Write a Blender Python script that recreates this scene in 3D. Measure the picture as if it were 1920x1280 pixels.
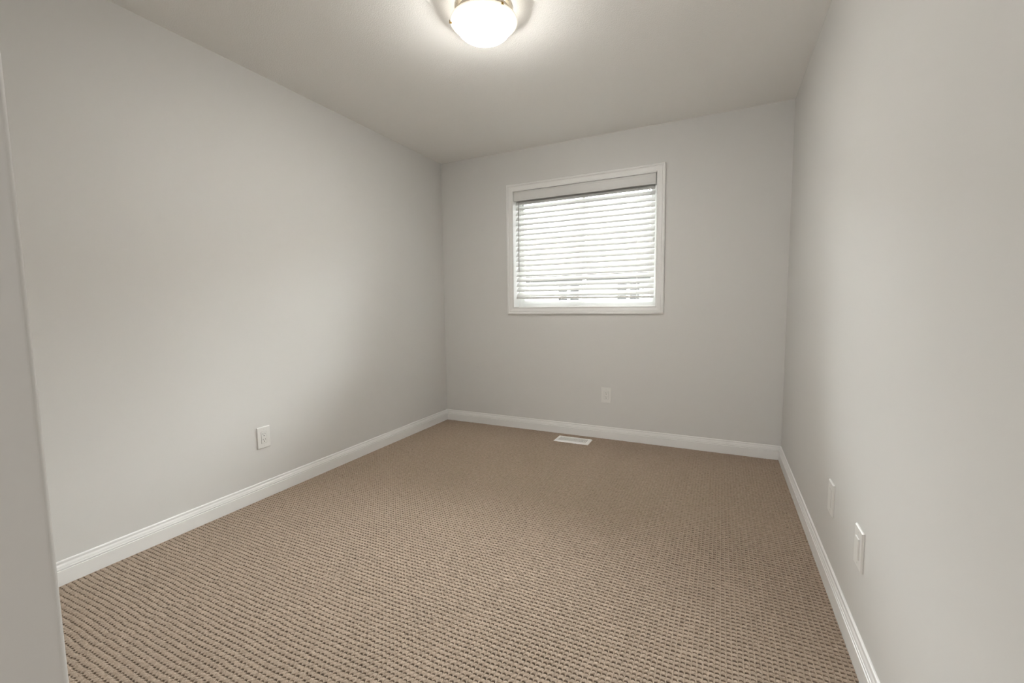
import bpy, bmesh, math, random
import numpy as np
from mathutils import Vector, Matrix

for o in list(bpy.data.objects):
    bpy.data.objects.remove(o)
S = bpy.context.scene
C = S.collection

# ------------------------------------------------------------------ camera
cam = bpy.data.cameras.new('camera')
cam.sensor_fit = 'HORIZONTAL'; cam.sensor_width = 36.0
cam.lens = 810.36 / 1920 * 36.0
cam.clip_start = 0.05
co = bpy.data.objects.new('camera', cam); C.objects.link(co)
yaw, pitch, roll = 0.4492, -0.0856, -0.0131
fw = Vector((-math.sin(yaw)*math.cos(pitch), math.cos(yaw)*math.cos(pitch), math.sin(pitch)))
rt = Vector((math.cos(yaw), math.sin(yaw), 0)); up = rt.cross(fw)
r2 = math.cos(roll)*rt + math.sin(roll)*up
u2 = -math.sin(roll)*rt + math.cos(roll)*up
CAMP = Vector((2.4025, -3.4923, 1.117))
m = Matrix.Identity(4)
for i in range(3):
    m[i][0] = r2[i]; m[i][1] = u2[i]; m[i][2] = -fw[i]; m[i][3] = CAMP[i]
co.matrix_world = m
S.camera = co

# ------------------------------------------------------------------ world, daylight, exposure
SKY = 76.0             # radiance of the sky's added bright band
LAMP = 122.0          # brightness of the ceiling lamp's glass
w = bpy.data.worlds.new('overcast_sky'); S.world = w; w.use_nodes = True
bg = w.node_tree.nodes['Background']
bg.inputs[0].default_value = (0.97, 0.985, 1.0, 1)
# overcast sky; the bright band is added out of view to light the walls
_n = w.node_tree.nodes; _l = w.node_tree.links
_tc = _n.new('ShaderNodeTexCoord'); _sx = _n.new('ShaderNodeSeparateXYZ'); _l.new(_tc.outputs['Generated'], _sx.inputs[0])
_cr = _n.new('ShaderNodeValToRGB'); _l.new(_sx.outputs[2], _cr.inputs[0])
for _p, _v in ((0.0, 0.03), (0.23, 0.04), (0.26, 1.0), (0.60, 1.0), (0.70, 0.03), (1.0, 0.02)):
    _e = _cr.color_ramp.elements[0] if _p == 0.0 else (_cr.color_ramp.elements[-1] if _p == 1.0 else _cr.color_ramp.elements.new(_p))
    _e.color = (_v, _v, _v, 1)
_ma = _n.new('ShaderNodeMath'); _ma.operation = 'MULTIPLY'; _ma.inputs[1].default_value = SKY
_l.new(_cr.outputs[0], _ma.inputs[0]); _l.new(_ma.outputs[0], bg.inputs[1])
S.view_settings.view_transform = 'Standard'; S.view_settings.look = 'None'
S.view_settings.gamma = 1; S.view_settings.use_curve_mapping = False
S.view_settings.exposure = 0.12

# daylight enters through the window: portal for the sky
la = bpy.data.lights.new('window_portal', 'AREA'); la.shape = 'RECTANGLE'; la.size = 1.24; la.size_y = 1.04
la.cycles.is_portal = True
lo = bpy.data.objects.new('window_portal', la); C.objects.link(lo)
lo.location = (1.35, 0.19, 1.59); lo.rotation_euler = (math.radians(-90), 0, 0)
# fill light added behind the camera; the hall has no doorway there
REAR_FILL = 15.0
la = bpy.data.lights.new('rear_fill', 'AREA'); la.shape = 'RECTANGLE'; la.size = 0.8; la.size_y = 1.9
la.energy = REAR_FILL; la.color = (1.0, 0.99, 0.97)
lo = bpy.data.objects.new('rear_fill', la); C.objects.link(lo)
lo.location = (2.3, -5.15, 1.0)
lo.rotation_euler = (math.radians(-90), 0, math.radians(180))

W, H = 2.8123, 2.44
YN = -3.301          # room side of the near wall
XN = 1.75            # hall side of the near wall
YR = -5.2            # rear end of the hall

# ------------------------------------------------------------------ materials
def mat(name, col, rough=0.6, metal=0.0, spec=0.3, emis=None, estr=0.0):
    mt = bpy.data.materials.new(name); mt.use_nodes = True
    b = mt.node_tree.nodes['Principled BSDF']
    b.inputs['Base Color'].default_value = (*col, 1)
    b.inputs['Roughness'].default_value = rough
    b.inputs['Metallic'].default_value = metal
    b.inputs['Specular IOR Level'].default_value = spec
    if emis:
        b.inputs['Emission Color'].default_value = (*emis, 1)
        b.inputs['Emission Strength'].default_value = estr
    return mt

def noise_bump(mt, scale, strength, dist, detail=3.0, rough=0.5, colvar=None):
    nt = mt.node_tree; n = nt.nodes; l = nt.links; b = n['Principled BSDF']
    tc = n.new('ShaderNodeTexCoord'); nz = n.new('ShaderNodeTexNoise')
    nz.inputs['Scale'].default_value = scale; nz.inputs['Detail'].default_value = detail
    nz.inputs['Roughness'].default_value = rough
    l.new(tc.outputs['Object'], nz.inputs['Vector'])
    bp = n.new('ShaderNodeBump'); bp.inputs['Strength'].default_value = strength; bp.inputs['Distance'].default_value = dist
    l.new(nz.outputs['Fac'], bp.inputs['Height']); l.new(bp.outputs['Normal'], b.inputs['Normal'])
    if colvar:
        mx = n.new('ShaderNodeMix'); mx.data_type = 'RGBA'
        mx.inputs[6].default_value = (*colvar[0], 1); mx.inputs[7].default_value = (*colvar[1], 1)
        n2 = n.new('ShaderNodeTexNoise'); n2.inputs['Scale'].default_value = colvar[2]; n2.inputs['Detail'].default_value = 4
        l.new(tc.outputs['Object'], n2.inputs['Vector'])
        rp = n.new('ShaderNodeValToRGB'); rp.color_ramp.elements[0].position = 0.35; rp.color_ramp.elements[1].position = 0.65
        l.new(n2.outputs['Fac'], rp.inputs['Fac']); l.new(rp.outputs['Color'], mx.inputs[0])
        l.new(mx.outputs[2], b.inputs['Base Color'])
    return mt

M = {}
M['wall'] = noise_bump(mat('wall_paint', (0.67, 0.66, 0.64), 0.55, spec=0.25), 260, 0.10, 0.0006)
M['ceiling'] = noise_bump(mat('ceiling_texture', (0.92, 0.91, 0.885), 0.9, spec=0.1), 170, 0.55, 0.003, detail=2.0)
M['trim'] = mat('trim_paint', (0.82, 0.815, 0.80), 0.35, spec=0.4)
M['vinyl'] = mat('window_vinyl', (0.86, 0.86, 0.85), 0.35, spec=0.4)
M['slat'] = mat('blind_slat', (0.68, 0.675, 0.66), 0.4, spec=0.3)
M['cord'] = mat('blind_cord', (0.80, 0.79, 0.76), 0.8)
M['wand'] = mat('wand_plastic', (0.22, 0.215, 0.20), 0.3, spec=0.5)
M['plate'] = mat('plate_plastic', (0.76, 0.75, 0.725), 0.35, spec=0.4)
M['dark'] = mat('slot_dark', (0.03, 0.028, 0.025), 0.7)
M['gap'] = mat('insert_gap_shade', (0.30, 0.29, 0.28), 0.7)
M['screw'] = mat('screw_paint', (0.72, 0.71, 0.69), 0.35, metal=0.3)
M['register'] = mat('register_enamel', (0.93, 0.92, 0.90), 0.35, spec=0.4)
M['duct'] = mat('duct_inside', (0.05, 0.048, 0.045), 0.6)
M['pan'] = mat('lamp_pan_metal', (0.55, 0.50, 0.42), 0.3, metal=0.9)
M['brass'] = mat('lamp_clip_brass', (0.36, 0.22, 0.06), 0.35, metal=0.8)
M['bowl'] = mat('lamp_bowl_glass', (0.9, 0.88, 0.82), 0.3, emis=(1.0, 0.975, 0.93), estr=LAMP)
# the bulbs sit low in the bowl: the glass is brightest at its bottom, dimmer towards the rim
_n = M['bowl'].node_tree.nodes; _l = M['bowl'].node_tree.links
_tc = _n.new('ShaderNodeTexCoord'); _sx = _n.new('ShaderNodeSeparateXYZ'); _l.new(_tc.outputs['Object'], _sx.inputs[0])
_mr = _n.new('ShaderNodeMapRange'); _l.new(_sx.outputs[2], _mr.inputs[0])
_mr.inputs[1].default_value = -0.132; _mr.inputs[2].default_value = -0.075
_mr.inputs[3].default_value = 1.40*LAMP; _mr.inputs[4].default_value = 0.32*LAMP
_l.new(_mr.outputs[0], _n['Principled BSDF'].inputs['Emission Strength'])
M['glow'] = mat('lamp_halo_fill', (0.9, 0.88, 0.82), 0.5, emis=(1.0, 0.975, 0.93), estr=0.05*LAMP)  # added glow that brightens the ceiling around the lamp
M['rim'] = mat('lamp_rim_glass', (0.85, 0.80, 0.68), 0.25, emis=(1.0, 0.94, 0.80), estr=0.6)
M['siding'] = mat('siding', (0.16, 0.157, 0.15), 0.8)
M['outtrim'] = mat('neighbour_trim', (0.20, 0.20, 0.20), 0.7)
M['brick'] = mat('tan_roof', (0.050, 0.043, 0.036), 0.9)
M['blocker'] = mat('sky_blocker_matte', (0.35, 0.33, 0.30), 0.8)  # for the added board that blocks the high sky
M['outpane'] = mat('neighbour_pane', (0.025, 0.024, 0.024), 0.6, spec=0.0)
M['grass'] = mat('lawn', (0.10, 0.11, 0.08), 0.95)

gm = bpy.data.materials.new('window_glass'); gm.use_nodes = True
nt = gm.node_tree; nt.nodes.clear()
out = nt.nodes.new('ShaderNodeOutputMaterial'); mix = nt.nodes.new('ShaderNodeMixShader')
tr = nt.nodes.new('ShaderNodeBsdfTransparent'); tr.inputs[0].default_value = (0.95, 0.97, 0.96, 1)
gl = nt.nodes.new('ShaderNodeBsdfGlossy'); gl.inputs['Roughness'].default_value = 0.02
fr = nt.nodes.new('ShaderNodeFresnel'); fr.inputs[0].default_value = 1.45
nt.links.new(fr.outputs[0], mix.inputs[0]); nt.links.new(tr.outputs[0], mix.inputs[1])
nt.links.new(gl.outputs[0], mix.inputs[2]); nt.links.new(mix.outputs[0], out.inputs[0])
M['glass'] = gm

# carpet yarn: even brown wool with fibre flecks
cm = mat('carpet_yarn', (0.27, 0.20, 0.15), 0.95, spec=0.05)
nt = cm.node_tree; n = nt.nodes; l = nt.links; b = n['Principled BSDF']
tc = n.new('ShaderNodeTexCoord')
n1 = n.new('ShaderNodeTexNoise'); n1.inputs['Scale'].default_value = 520; n1.inputs['Detail'].default_value = 3
n2 = n.new('ShaderNodeTexNoise'); n2.inputs['Scale'].default_value = 60; n2.inputs['Detail'].default_value = 2
l.new(tc.outputs['Object'], n1.inputs['Vector']); l.new(tc.outputs['Object'], n2.inputs['Vector'])
ad = n.new('ShaderNodeMath'); ad.operation = 'MULTIPLY_ADD'
ad.inputs[1].default_value = 0.35; l.new(n2.outputs['Fac'], ad.inputs[0]); l.new(n1.outputs['Fac'], ad.inputs[2])
rp = n.new('ShaderNodeValToRGB')
rp.color_ramp.elements[0].position = 0.42; rp.color_ramp.elements[0].color = (0.228, 0.168, 0.121, 1)
rp.color_ramp.elements[1].position = 0.92; rp.color_ramp.elements[1].color = (0.51, 0.415, 0.335, 1)
l.new(ad.outputs[0], rp.inputs['Fac']); l.new(rp.outputs['Color'], b.inputs['Base Color'])
bp = n.new('ShaderNodeBump'); bp.inputs['Strength'].default_value = 0.6; bp.inputs['Distance'].default_value = 0.0012
l.new(n1.outputs['Fac'], bp.inputs['Height']); l.new(bp.outputs['Normal'], b.inputs['Normal'])
M['carpet'] = cm

# ------------------------------------------------------------------ helpers
def obj(name, bm, m, parent=None, smooth=False, bevel=0.0, seg=2):
    me = bpy.data.meshes.new(name)
    bmesh.ops.recalc_face_normals(bm, faces=bm.faces)
    bm.to_mesh(me); bm.free()
    me.materials.append(M[m])
    o = bpy.data.objects.new(name, me); C.objects.link(o)
    if parent: o.parent = parent
    if smooth:
        for p in me.polygons: p.use_smooth = True
    if bevel:
        md = o.modifiers.new('bevel', 'BEVEL'); md.width = bevel; md.segments = seg; md.limit_method = 'ANGLE'
    return o

def box(bm, x0, x1, y0, y1, z0, z1):
    v = [bm.verts.new(p) for p in ((x0,y0,z0),(x1,y0,z0),(x1,y1,z0),(x0,y1,z0),(x0,y0,z1),(x1,y0,z1),(x1,y1,z1),(x0,y1,z1))]
    for f in ((0,3,2,1),(4,5,6,7),(0,1,5,4),(1,2,6,5),(2,3,7,6),(3,0,4,7)):
        bm.faces.new([v[i] for i in f])
    return v

def BX(*a):
    bm = bmesh.new(); box(bm, *a); return bm

def cyl(bm, p0, p1, r, n=12, r1=None):
    p0 = Vector(p0); p1 = Vector(p1); r1 = r if r1 is None else r1
    d = (p1-p0).normalized(); a = d.orthogonal().normalized(); b_ = d.cross(a)
    A = [bm.verts.new(p0+(a*math.cos(t)+b_*math.sin(t))*r) for t in [2*math.pi*i/n for i in range(n)]]
    B = [bm.verts.new(p1+(a*math.cos(t)+b_*math.sin(t))*r1) for t in [2*math.pi*i/n for i in range(n)]]
    for i in range(n):
        bm.faces.new((A[i], A[(i+1)%n], B[(i+1)%n], B[i]))
    bm.faces.new(A[::-1]); bm.faces.new(B)

def lathe(bm, prof, n=64, c=(0,0,0)):
    rings = []
    for r, z in prof:
        if r < 1e-6: rings.append([bm.verts.new((c[0], c[1], c[2]+z))])
        else: rings.append([bm.verts.new((c[0]+r*math.cos(2*math.pi*i/n), c[1]+r*math.sin(2*math.pi*i/n), c[2]+z)) for i in range(n)])
    for a, b_ in zip(rings, rings[1:]):
        for i in range(n):
            j = (i+1) % n
            if len(a) == 1 and len(b_) == 1: continue
            if len(a) == 1: bm.faces.new((a[0], b_[j], b_[i]))
            elif len(b_) == 1: bm.faces.new((a[i], a[j], b_[0]))
            else: bm.faces.new((a[i], a[j], b_[j], b_[i]))

def struct(o):
    o['kind'] = 'structure'; return o

def thing(name, label, cat, loc=(0,0,0), group=None, rotz=0.0):
    o = bpy.data.objects.new(name, None); C.objects.link(o); o.empty_display_size = 0.05
    o.location = loc; o.rotation_euler = (0, 0, rotz); o['label'] = label; o['category'] = cat
    if group: o['group'] = group
    return o

# ------------------------------------------------------------------ window dimensions
WX0, WX1, WZ0, WZ1 = 0.7490, 1.9485, 1.0915, 2.0915     # clear opening inside the casing
T = 0.16                                                 # wall thickness

# ------------------------------------------------------------------ walls, ceiling
struct(obj('wall_left', BX(-0.12, 0, YN-0.12, T, -0.02, H+0.1), 'wall'))
struct(obj('wall_right', BX(W, W+0.12, YR, T, -0.02, H+0.1), 'wall'))
bm = bmesh.new()
j = 0.012
xs = (0, WX0-j, WX1+j, W); zs = (-0.02, WZ0-j, WZ1+j, H+0.1)
# front and rear skins with a hole, plus the reveal
for y in (0.0, T):
    g = [[bm.verts.new((x, y, z)) for x in xs] for z in zs]
    for a in range(3):
        for c in range(3):
            if a == 1 and c == 1: continue
            bm.faces.new((g[a][c], g[a][c+1], g[a+1][c+1], g[a+1][c]))
bm.verts.ensure_lookup_table()
V = lambda k, a, c: bm.verts[k*16+a*4+c]
for (a, c), (a2, c2) in (((1,1),(1,2)), ((1,2),(2,2)), ((2,2),(2,1)), ((2,1),(1,1))):
    bm.faces.new((V(0,a,c), V(0,a2,c2), V(1,a2,c2), V(1,a,c)))
for (a, c), (a2, c2) in (((0,0),(0,1)),((0,1),(0,2)),((0,2),(0,3)),((3,0),(3,1)),((3,1),(3,2)),((3,2),(3,3)),((0,0),(1,0)),((1,0),(2,0)),((2,0),(3,0)),((0,3),(1,3)),((1,3),(2,3)),((2,3),(3,3))):
    bm.faces.new((V(0,a,c), V(0,a2,c2), V(1,a2,c2), V(1,a,c)))
struct(obj('wall_back', bm, 'wall'))
struct(obj('ceiling', BX(-0.12, W+0.12, YR-0.12, T, H, H+0.1), 'ceiling')) 
struct(obj('wall_rear', BX(XN-0.12, W+0.12, YR-0.12, YR, -0.02, H+0.1), 'wall'))
# near wall: L-shaped, closes the room and forms the side of the hall, with a bull-nosed corner
R_ = 0.007
pts = [(0, YN-0.12), (0, YN)]
for k in range(9):
    t = math.pi/2 - k*math.pi/16
    pts.append((XN-R_+R_*math.cos(t), YN-R_+R_*math.sin(t)))
pts += [(XN, YR), (XN-0.12, YR), (XN-0.12, YN-0.12)]
bm = bmesh.new()
lo_ = [bm.verts.new((x, y, -0.02)) for x, y in pts]; hi_ = [bm.verts.new((x, y, H)) for x, y in pts]
for i in range(len(pts)):
    k = (i+1) % len(pts); bm.faces.new((lo_[i], lo_[k], hi_[k], hi_[i]))
bm.faces.new(lo_[::-1]); bm.faces.new(hi_)
struct(obj('wall_near', bm, 'wall'))

# ------------------------------------------------------------------ carpet: loops in rows with thin ribs between
def carpet():
    px, py = 0.0162, 0.0183
    US = np.array([0, .07, .13, .165, .22, .5, .78, .835, .87, .93]); VS = np.array([0, .045, .085, .125, .19, .33, .5, .67, .81, .875, .915, .955])
    nx, ny = len(US), len(VS)
    X0, X1, Y0, Y1 = 0.0, W, -3.32, 0.0
    ncx = int(math.ceil((X1-X0)/px)); ncy = int(math.ceil((Y1-Y0)/py))
    NX = ncx*nx+1; NY = ncy*ny+1
    rng = np.random.default_rng(5)
    gx = np.arange(NX)//nx+US[np.arange(NX) % nx]; gy = np.arange(NY)//ny+VS[np.arange(NY) % ny]
    U, Vv = np.meshgrid(gx, gy)
    # ribs wander a little from row to row
    wob = rng.normal(0, 0.045, (ncy+2, ncx+2))
    ci = np.clip(np.floor(U).astype(int), 0, ncx); rj = np.floor(Vv).astype(int); fv = Vv-rj
    rj = np.clip(rj, 0, ncy)
    zig = 0.05*np.sin(2*np.pi*(Vv))
    def rowlerp(a):
        s = fv*fv*(3-2*fv)
        return a[rj, ci]*(1-s)+a[np.clip(rj+1, 0, ncy+1), ci]*s
    u = U-ci
    u = u - zig - rowlerp(wob)*np.sin(np.pi*u)
    cen = np.abs(u-0.5)
    # row phase of every column drifts a little
    ph = np.cumsum(rng.normal(0, 0.05, ncx+2)); ph -= np.linspace(ph[0], ph[-1], len(ph)); shift = ph+0.0; ph = ph*0
    v = Vv+ph[ci]+0.0
    vj = np.clip(np.floor(v).astype(int), 0, ncy+1); v = v-np.floor(v)
    hj = rng.normal(0, 1.0, (ncy+2, ncx+2))[vj, ci]
    low = np.repeat(np.repeat(rng.normal(0, 1, (ncy//9+3, ncx//9+3)), 9, 0), 9, 1)
    k_ = np.ones(9)/9
    low = np.apply_along_axis(lambda q: np.convolve(q, k_, 'same'), 0, low); low = np.apply_along_axis(lambda q: np.convolve(q, k_, 'same'), 1, low)
    low = low[5:5+ncy+2, 5:5+ncx+2]
    dj = np.clip(rng.normal(1.0, 0.36, (ncy+2, ncx+2))+0.22*low, 0.1, 1.5)[vj, ci]
    d = np.minimum(v, 1-v)
    inside = np.clip((0.365-cen)/0.04, 0, 1)
    pit = np.clip(1.25-d/0.105, 0, 1)
    dome = 1-(2*np.abs(v-0.5))**2.5
    loop = 0.0018*dome-0.0016+0.00035*hj - 0.0135*pit*dj
    side = np.exp(-((cen-0.35)/0.03)**2)
    rib = -0.0008+0.0010*np.cos((cen-0.5)/0.15*np.pi/2)
    z = inside*np.maximum(loop, -0.022) + (1-inside)*rib - 0.0012*side
    big = 0.0
    z = z+rng.normal(0, 0.00018, z.shape)+big
    xx = X0+U*px; yy = Y1-(Vv-shift[ci]*np.sin(np.pi*np.clip(U-ci, 0, 1))**0.5)*py
    xx = np.minimum(xx+rng.normal(0, 0.0002, z.shape), X1); yy = np.minimum(yy+rng.normal(0, 0.0002, z.shape)+0.0007*rng.normal(0, 1, (ncy+2, ncx+2))[rj, ci]*np.sin(np.pi*fv)**0.5, Y1)
    # the tufts lean: the gaps between loops run back under the next loop
    dep = inside*pit*dj
    yy = np.minimum(yy+0.0085*dep, Y1)
    co_ = np.stack([xx, yy, z], -1).reshape(-1, 3).astype(np.float32)
    a = (np.arange(NY-1)[:, None]*NX+np.arange(NX-1)[None, :]).ravel()
    quads = np.stack([a, a+NX, a+NX+1, a+1], -1).astype(np.int32)
    me = bpy.data.meshes.new('floor')
    nq = len(quads)
    me.vertices.add(len(co_)); me.vertices.foreach_set('co', co_.ravel())
    me.loops.add(nq*4); me.loops.foreach_set('vertex_index', quads.ravel())
    me.polygons.add(nq); me.polygons.foreach_set('loop_start', np.arange(nq, dtype=np.int32)*4)
    me.polygons.foreach_set('use_smooth', np.ones(nq, dtype=bool))
    me.update(calc_edges=True)
    me.materials.append(M['carpet'])
    o = bpy.data.objects.new('floor', me); C.objects.link(o)
    struct(o)
carpet()
struct(obj('floor_base', BX(-0.05, W+0.12, YR-0.12, 0.05, -0.06, -0.0245), 'carpet')).name = 'floor_hall'

# ------------------------------------------------------------------ baseboards
BB = [(0.0, 0.0987), (0.0035, 0.0987), (0.0062, 0.0965), (0.0072, 0.0925), (0.0066, 0.0885), (0.0070, 0.0850),
      (0.0098, 0.0800), (0.0112, 0.0745), (0.0112, 0.0722), (0.0128, 0.0712), (0.0135, 0.0685), (0.0135, 0.0650),
      (0.0120, 0.0630), (0.0120, 0.0620), (0.0150, 0.0605), (0.0150, -0.0115), (0.0, -0.0115)]
def baseboard(name, A, B, inward, mA, mB):
    """profile swept from A to B along a wall; mA, mB = 1 for a mitred inner corner"""
    A = Vector(A); B = Vector(B); d = (B-A).normalized(); n_ = Vector(inward)
    bm = bmesh.new()
    ra = [bm.verts.new(A+n_*t+d*(t*mA)+Vector((0,0,z))) for t, z in BB]
    rb = [bm.verts.new(B+n_*t-d*(t*mB)+Vector((0,0,z))) for t, z in BB]
    k = len(BB)
    for i in range(k):
        q = (i+1) % k; bm.faces.new((ra[i], rb[i], rb[q], ra[q]))
    bm.faces.new(ra[::-1]); bm.faces.new(rb)
    struct(obj(name, bm, 'trim'))
baseboard('baseboard_left', (0, YN, 0), (0, 0, 0), (1, 0, 0), 1, 1)
baseboard('baseboard_back', (0, 0, 0), (W, 0, 0), (0, -1, 0), 1, 1)
baseboard('baseboard_right', (W, 0, 0), (W, YR, 0), (-1, 0, 0), 1, 0)
baseboard('baseboard_near', (0, YN, 0), (XN-0.02, YN, 0), (0, 1, 0), 1, 0)

# ------------------------------------------------------------------ window casing (mitred moulding)
CP = [(0.0, 0.0), (0.0, 0.009), (0.002, 0.0108), (0.006, 0.0108), (0.009, 0.0085), (0.016, 0.0085), (0.024, 0.0105), (0.034, 0.0128),
      (0.040, 0.0132), (0.0415, 0.0118), (0.0435, 0.0118), (0.045, 0.0150), (0.049, 0.0180), (0.056, 0.0182), (0.0605, 0.0165), (0.0625, 0.013), (0.0625, 0.0)]
bm = bmesh.new()
rings = []
for sx, sz, cx, cz in ((-1,-1,WX0,WZ0), (1,-1,WX1,WZ0), (1,1,WX1,WZ1), (-1,1,WX0,WZ1)):
    rings.append([bm.verts.new((cx+sx*s_, -t, cz+sz*s_)) for s_, t in CP])
for i in range(4):
    a, b_ = rings[i], rings[(i+1)%4]
    for k in range(len(CP)):
        q = (k+1) % len(CP); bm.faces.new((a[k], a[q], b_[q], b_[k]))
struct(obj('trim_1', bm, 'trim'))

# ------------------------------------------------------------------ window unit
win = struct(thing('window_1', 'white vinyl sliding window', 'window', (1.35, 0.12, WZ0)))
del win['label'], win['category']
def wpart(name, bm, m, **k):
    o = obj(name, bm, m, win, **k); o.location = -Vector((1.35, 0.12, WZ0)); return o
def frame_bm(x0, x1, z0, z1, y0, y1, t):
    bm = bmesh.new()
    box(bm, x0, x0+t, y0, y1, z0, z1); box(bm, x1-t, x1, y0, y1, z0, z1)
    box(bm, x0+t, x1-t, y0, y1, z0, z0+t); box(bm, x0+t, x1-t, y0, y1, z1-t, z1)
    return bm
wpart('window_jamb', frame_bm(WX0-j, WX1+j, WZ0-j, WZ1+j, 0.0005, 0.098, j), 'trim')
wpart('window_frame', frame_bm(WX0-j, WX1+j, WZ0-j, WZ1+j, 0.098, 0.155, 0.042), 'vinyl', bevel=0.002)
F0, F1, G0, G1 = WX0+0.030, WX1-0.030, WZ0+0.030, WZ1-0.030
s1 = wpart('sliding_sash', frame_bm(F0, 1.365, G0, G1, 0.104, 0.126, 0.026), 'vinyl', bevel=0.0015)
s2 = wpart('fixed_sash', frame_bm(1.335, F1, G0, G1, 0.128, 0.150, 0.026), 'vinyl', bevel=0.0015)
o = obj('glass_pane', BX(F0+0.026, 1.339, 0.113, 0.117, G0+0.026, G1-0.026), 'glass', s1)
o = obj('glass_pane', BX(1.361, F1-0.026, 0.137, 0.141, G0+0.026, G1-0.026), 'glass', s2)

# ------------------------------------------------------------------ blind
bx0, bx1 = WX0+0.008, WX1-0.010
BL = Vector((1.35, 0.04, WZ1))
bl = thing('window_blind', 'white horizontal slat blind lowered inside the window frame', 'blind', BL)
def bpart(name, bm, m, parent=None, **k):
    o = obj(name, bm, m, parent or bl, **k)
    if parent is None: o.location = -BL
    return o
# valance board with small returns
bm = bmesh.new()
vz0, vz1 = 2.0095, 2.0903
prof = [(0.008, vz0), (0.002, vz0), (-0.001, vz0+0.003), (-0.001, vz0+0.012), (0.0005, vz0+0.014), (0.0005, vz1-0.014), (-0.001, vz1-0.012), (-0.001, vz1-0.003), (0.002, vz1), (0.008, vz1)]
va = [bm.verts.new((bx0-0.003, y, z)) for y, z in prof]; vb = [bm.verts.new((bx1+0.003, y, z)) for y, z in prof]
for i in range(len(prof)):
    q = (i+1) % len(prof); bm.faces.new((va[i], vb[i], vb[q], va[q]))
bm.faces.new(va); bm.faces.new(vb[::-1])
box(bm, bx0-0.003, bx0+0.003, 0.008, 0.045, vz0, vz1); box(bm, bx1-0.003, bx1+0.003, 0.008, 0.045, vz0, vz1)
bpart('valance', bm, 'slat')
bpart('headrail', BX(bx0+0.006, bx1-0.006, 0.014, 0.066, 2.0165, 2.060), 'slat', bevel=0.002)
# slats: slightly crowned, room edge down
tilt = math.radians(47); sw = 0.050; pitch_s = 0.0443; SY = 0.040
sx0, sx1 = bx0+0.004, bx1-0.006
ztop = 1.9968; NS = 19
bm = bmesh.new()
for i in range(NS):
    zc = ztop-i*pitch_s + (0.0012*math.sin(i*2.3))
    tl = tilt+math.radians(0.8*math.sin(i*1.7+1))
    def prof_(off):
        r = []
        for k in range(7):
            s_ = -sw/2+sw*k/6
            crown = 0.0022*(1-(2*s_/sw)**2)+off
            # s_ from room edge (low) to window edge (high)
            r.append((SY+s_*math.cos(tl)-crown*math.sin(tl), zc+s_*math.sin(tl)+crown*math.cos(tl)))
        return r
    P = prof_(0.0028)+prof_(0.0)[::-1]
    skew = 0.0006*math.sin(i*3.1)
    a = [bm.verts.new((sx0+skew, y, z)) for y, z in P]; b_ = [bm.verts.new((sx1+skew, y, z)) for y, z in P]
    for k in range(len(P)):
        q = (k+1) % len(P); bm.faces.new((a[k], b_[k], b_[q], a[q]))
    bm.faces.new(a[::-1]); bm.faces.new(b_)
bpart('slats', bm, 'slat')
# bottom rail, hanging a little lower at the right
rl, rr = 1.1725, 1.1625
bm = bmesh.new()
v = box(bm, sx0, sx1, SY-0.025, SY+0.025, 0, 0.016)
for q in v: q.co.z += rl+(rr-rl)*(q.co.x-sx0)/(sx1-sx0)-0.008
rail = bpart('bottom_rail', bm, 'slat', bevel=0.003)
for x in (0.875, 1.175, 1.475, 1.805):
    bm = bmesh.new(); z = rl+(rr-rl)*(x-sx0)/(sx1-sx0)-0.008
    cyl(bm, (x, SY-0.015, z-0.004), (x, SY-0.015, z+0.001), 0.0065, 14)
    obj('rail_plug', bm, 'cord', rail)
# ladder cords
for x in (0.895, 1.803):
    bm = bmesh.new()
    for y in (SY-0.0215, SY+0.0215):
        cyl(bm, (x, y, 2.02), (x, y, 1.165), 0.0007, 6)
    for i in range(NS):
        zc = ztop-i*pitch_s-0.0025
        cyl(bm, (x, SY-0.0205, zc-0.016), (x, SY+0.0205, zc+0.016), 0.0007, 5)
        cyl(bm, (x, SY-0.0225, zc-0.0125), (x, SY-0.0225, zc-0.0185), 0.0027, 8)
    bpart('ladder_cord', bm, 'cord')
bm = bmesh.new()
cyl(bm, (0.7975, 0.004, 1.995), (0.7945, 0.004, 1.402), 0.0034, 8)
cyl(bm, (0.7975, 0.004, 1.990), (0.7975, 0.018, 2.002), 0.002, 6)
wd = bpart('tilt_wand', bm, 'wand')
bm = bmesh.new()
P = [(1.896, 0.006, 1.978), (1.903, 0.005, 1.90), (1.913, 0.005, 1.80), (1.921, 0.005, 1.71), (1.926, 0.006, 1.62)]
for a, b_ in zip(P, P[1:]): cyl(bm, a, b_, 0.0009, 6)
cyl(bm, P[-1], (1.9262, 0.006, 1.595), 0.002, 8, 0.004)
cd = bpart('lift_cord', bm, 'cord')
bpart('cord_lock', BX(1.890, 1.902, 0.003, 0.016, 1.969, 1.983), 'vinyl', bevel=0.001)

# ------------------------------------------------------------------ outlets
def rect_prism(bm, w_, h_, d0, d1, inset):
    """plate facing -Y: back w_ x h_ at y=-d0, front inset at y=-d1"""
    a = [bm.verts.new((sx*w_/2, -d0, sz*h_/2)) for sx, sz in ((-1,-1),(1,-1),(1,1),(-1,1))]
    m_ = [bm.verts.new((sx*w_/2, -(d0+(d1-d0)*0.45), sz*h_/2)) for sx, sz in ((-1,-1),(1,-1),(1,1),(-1,1))]
    f = [bm.verts.new((sx*(w_/2-inset), -d1, sz*(h_/2-inset))) for sx, sz in ((-1,-1),(1,-1),(1,1),(-1,1))]
    for p, q in ((a, m_), (m_, f)):
        for i in range(4):
            k = (i+1) % 4; bm.faces.new((p[i], p[k], q[k], q[i]))
    bm.faces.new(a[::-1]); bm.faces.new(f)

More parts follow.
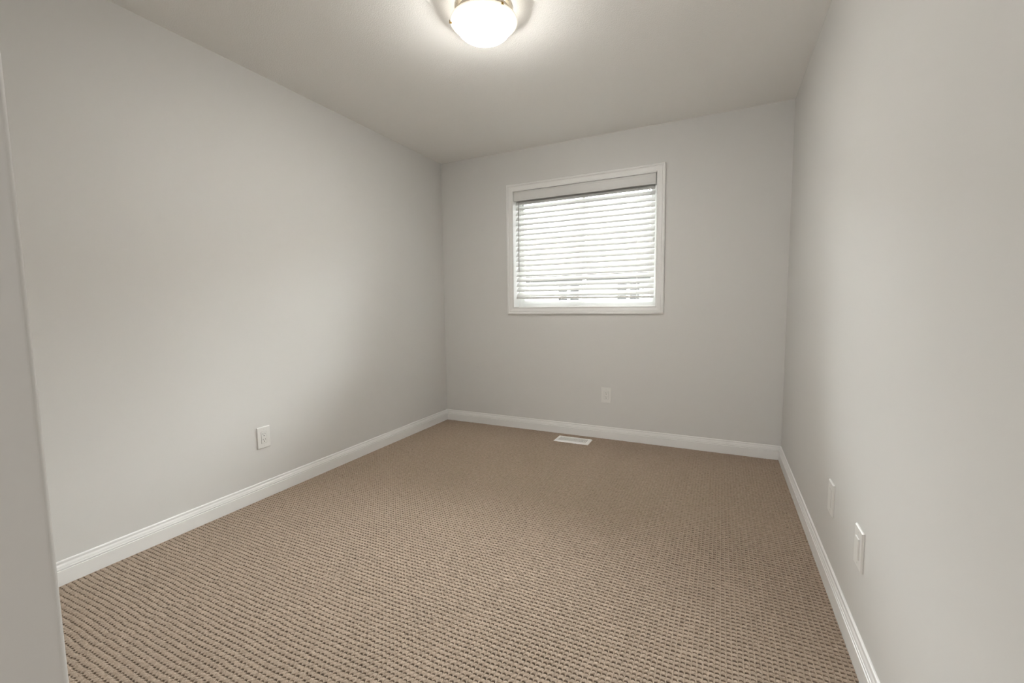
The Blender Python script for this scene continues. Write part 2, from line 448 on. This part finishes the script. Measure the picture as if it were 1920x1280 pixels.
def outlet(loc, rotz, label, kind='duplex', group=None):
    t = thing('wall_outlet' if kind == 'duplex' else 'wall_plate', label, 'outlet' if kind == 'duplex' else 'wall plate', loc, group, rotz)
    bm = bmesh.new(); rect_prism(bm, 0.080, 0.126, 0.0, 0.0065, 0.003)
    obj('cover_plate', bm, 'plate', t, bevel=0.0006)
    pr = 0.0082 if kind == 'duplex' else (0.0105 if kind == 'rocker' else 0.0078)
    # thin grey sheet, painted shade for the gap around the insert
    obj('insert_gap_shade', BX(-0.0173, 0.0173, -0.0067, -0.0060, -0.0340, 0.0340), 'gap', t)
    bm = bmesh.new(); rect_prism(bm, 0.0335, 0.0670, 0.005, pr, 0.001)
    ins = obj('receptacle' if kind == 'duplex' else 'insert', bm, 'plate', t)
    y0, y1 = -pr-0.0002, -pr+0.002
    if kind == 'duplex':
        for zc in (0.0165, -0.0165):
            obj('slot', BX(-0.0075, -0.0055, y0, y1, zc+0.001, zc+0.0085), 'dark', ins)
            obj('slot', BX(0.0055, 0.0075, y0, y1, zc+0.002, zc+0.0085), 'dark', ins)
            bm = bmesh.new(); cyl(bm, (0, y0, zc-0.0065), (0, y1, zc-0.0065), 0.0026, 12)
            obj('ground_hole', bm, 'dark', ins)
    for zc in (0.0485, -0.0485):
        bm = bmesh.new(); cyl(bm, (0, -0.0070, zc), (0, -0.0060, zc), 0.0028, 12)
        obj('screw', bm, 'screw', t)
    return t
outlet((0.0, -1.892, 0.359), math.pi/2, 'white duplex outlet on the left wall above the baseboard')
outlet((1.5745, 0.0, 0.363), 0, 'white duplex outlet on the far wall below the window')
outlet((W, -1.497, 0.352), -math.pi/2, 'white wall plate low on the right wall, the one nearer the far corner', 'plain')
outlet((W, -1.873, 0.350), -math.pi/2, 'white wall plate with raised insert low on the right wall, the one nearer the viewer', 'rocker')

# ------------------------------------------------------------------ floor register
rg = thing('floor_register', 'white metal floor vent in the brown carpet below the window', 'vent', (1.3405, -0.163, 0.0))
bm = bmesh.new()
rx, ry, hx, hy = 0.144, 0.071, 0.118, 0.042
def ring(x, y, z): return [bm.verts.new((sx*x, sy*y, z)) for sx, sy in ((-1,-1),(1,-1),(1,1),(-1,1))]
rs = [ring(rx, ry, -0.004), ring(rx, ry, 0.001), ring(rx-0.006, ry-0.006, 0.0065), ring(hx, hy, 0.0065), ring(hx, hy, -0.004)]
for a, b_ in zip(rs, rs[1:]):
    for i in range(4):
        k = (i+1) % 4; bm.faces.new((a[i], a[k], b_[k], b_[i]))
obj('register_frame', bm, 'register', rg)
bm = bmesh.new()
nb = 18
for i in range(nb+1):
    x = -hx+2*hx*i/nb
    v = box(bm, x-0.0026, x+0.0026, -hy, hy, -0.002, 0.006)
    for q in v[:4]: q.co.x += 0.001
obj('louvre_grille', bm, 'register', rg)
box_ = BX(-hx, hx, -0.0010, 0.0010, -0.003, 0.003)
obj('centre_bar', box_, 'register', rg)
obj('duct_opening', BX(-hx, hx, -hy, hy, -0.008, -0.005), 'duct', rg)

# ------------------------------------------------------------------ ceiling lamp
LX, LY = 1.412, -1.685
RZ = -0.070            # rim height below the ceiling
lp = thing('ceiling_lamp', 'flush ceiling lamp with a lit white glass bowl and brass clips', 'lamp', (LX, LY, H))
bm = bmesh.new()
lathe(bm, [(0.0, 0.0), (0.128, 0.0), (0.130, -0.004), (0.128, -0.012), (0.118, -0.016), (0.113, -0.050), (0.108, RZ+0.012), (0.0, RZ+0.012)], 72)
obj('ceiling_pan', bm, 'pan', lp, smooth=False)
Rr = 0.1505
bm = bmesh.new()
prof = [(0.126, RZ+0.001)]
for k in range(1, 17):
    t = k/16*math.pi/2
    prof.append((0.128*math.cos(t)**0.78 if k < 16 else 0.0, RZ-0.062*math.sin(t)**1.15))
lathe(bm, prof, 72)
bowl = obj('glass_bowl', bm, 'bowl', lp, smooth=True)
bm = bmesh.new()
lathe(bm, [(0.126, RZ+0.001), (0.136, RZ+0.001), (0.147, RZ+0.006), (Rr, RZ+0.008), (Rr, RZ+0.0115), (0.147, RZ+0.0105), (0.136, RZ+0.006), (0.126, RZ+0.006)], 72)
obj('glass_rim', bm, 'rim', bowl, smooth=True)
bm = bmesh.new()
lathe(bm, [(0.1079, RZ+0.0122), (0.1268, RZ+0.0055)], 72)
for f in bm.faces: f.normal_flip()
obj('halo_ring', bm, 'glow', bowl)  # glowing ring added above the rim to lift the dark ring on the ceiling
def clip(ang):
    bm = bmesh.new()
    c, s_ = math.cos(ang), math.sin(ang)
    v = box(bm, Rr-0.008, Rr+0.0035, -0.0045, 0.0045, RZ+0.0035, RZ+0.0065)
    v += box(bm, Rr+0.0005, Rr+0.0035, -0.0045, 0.0045, RZ+0.0035, RZ+0.0140)
    v += box(bm, Rr-0.012, Rr+0.0035, -0.0045, 0.0045, RZ+0.0120, RZ+0.0140)
    for q in v: q.co.x, q.co.y = q.co.x*c-q.co.y*s_, q.co.x*s_+q.co.y*c
    obj('clip', bm, 'brass', lp)
for a in (-2.62, -0.52, 1.57): clip(a)

# ------------------------------------------------------------------ unseen board added over the window to keep high sky off the slats
struct(obj('sky_blocker', BX(-1.5, W+1.5, T, T+0.62, 2.46, 2.60), 'blocker'))

# ------------------------------------------------------------------ outside: neighbouring house and lawn
def outside_at(px_, py_, Y):
    d = fw*810.36+r2*(px_-960)+u2*(640-py_); return CAMP+d*((Y-CAMP.y)/d.y)
NY_ = 7.0
nh = thing('neighbour_house', 'pale neighbouring house glimpsed through the blind slats', 'house', (-4.0, NY_, -3.0))
def npart(name, bm, m, parent=None):
    o = obj(name, bm, m, parent or nh)
    if parent is None: o.location = -Vector((-4.0, NY_, -3.0))
    return o
npart('wall', BX(-9, 3, NY_, NY_+6, -3.0, 1.85), 'siding')
bm = bmesh.new()
v = [bm.verts.new(p) for p in ((-9.4, NY_-0.4, 1.80), (3.4, NY_-0.4, 1.80), (3.4, NY_+3.0, 3.3), (-9.4, NY_+3.0, 3.3), (-9.4, NY_+6.4, 1.8), (3.4, NY_+6.4, 1.8))]
for f in ((0,1,2,3), (3,2,5,4), (0,3,4), (1,5,2), (0,4,5,1)): bm.faces.new([v[i] for i in f])
npart('roof', bm, 'brick')
for (a, b_) in ((-1.38, -0.70), (0.10, 0.76)):
    fb = frame_bm(a, b_, 0.9, 1.66, NY_-0.05, NY_+0.01, 0.07)
    mid = (a+b_)/2; box(fb, mid-0.035, mid+0.035, NY_-0.05, NY_+0.01, 0.9, 1.66)
    wf = npart('window_frame', fb, 'outtrim')
    obj('window_pane', BX(a+0.05, b_-0.05, NY_-0.02, NY_+0.0, 0.95, 1.61), 'outpane', wf)
struct(obj('ground', BX(-20, 20, T, 30, -3.1, -3.0), 'grass'))
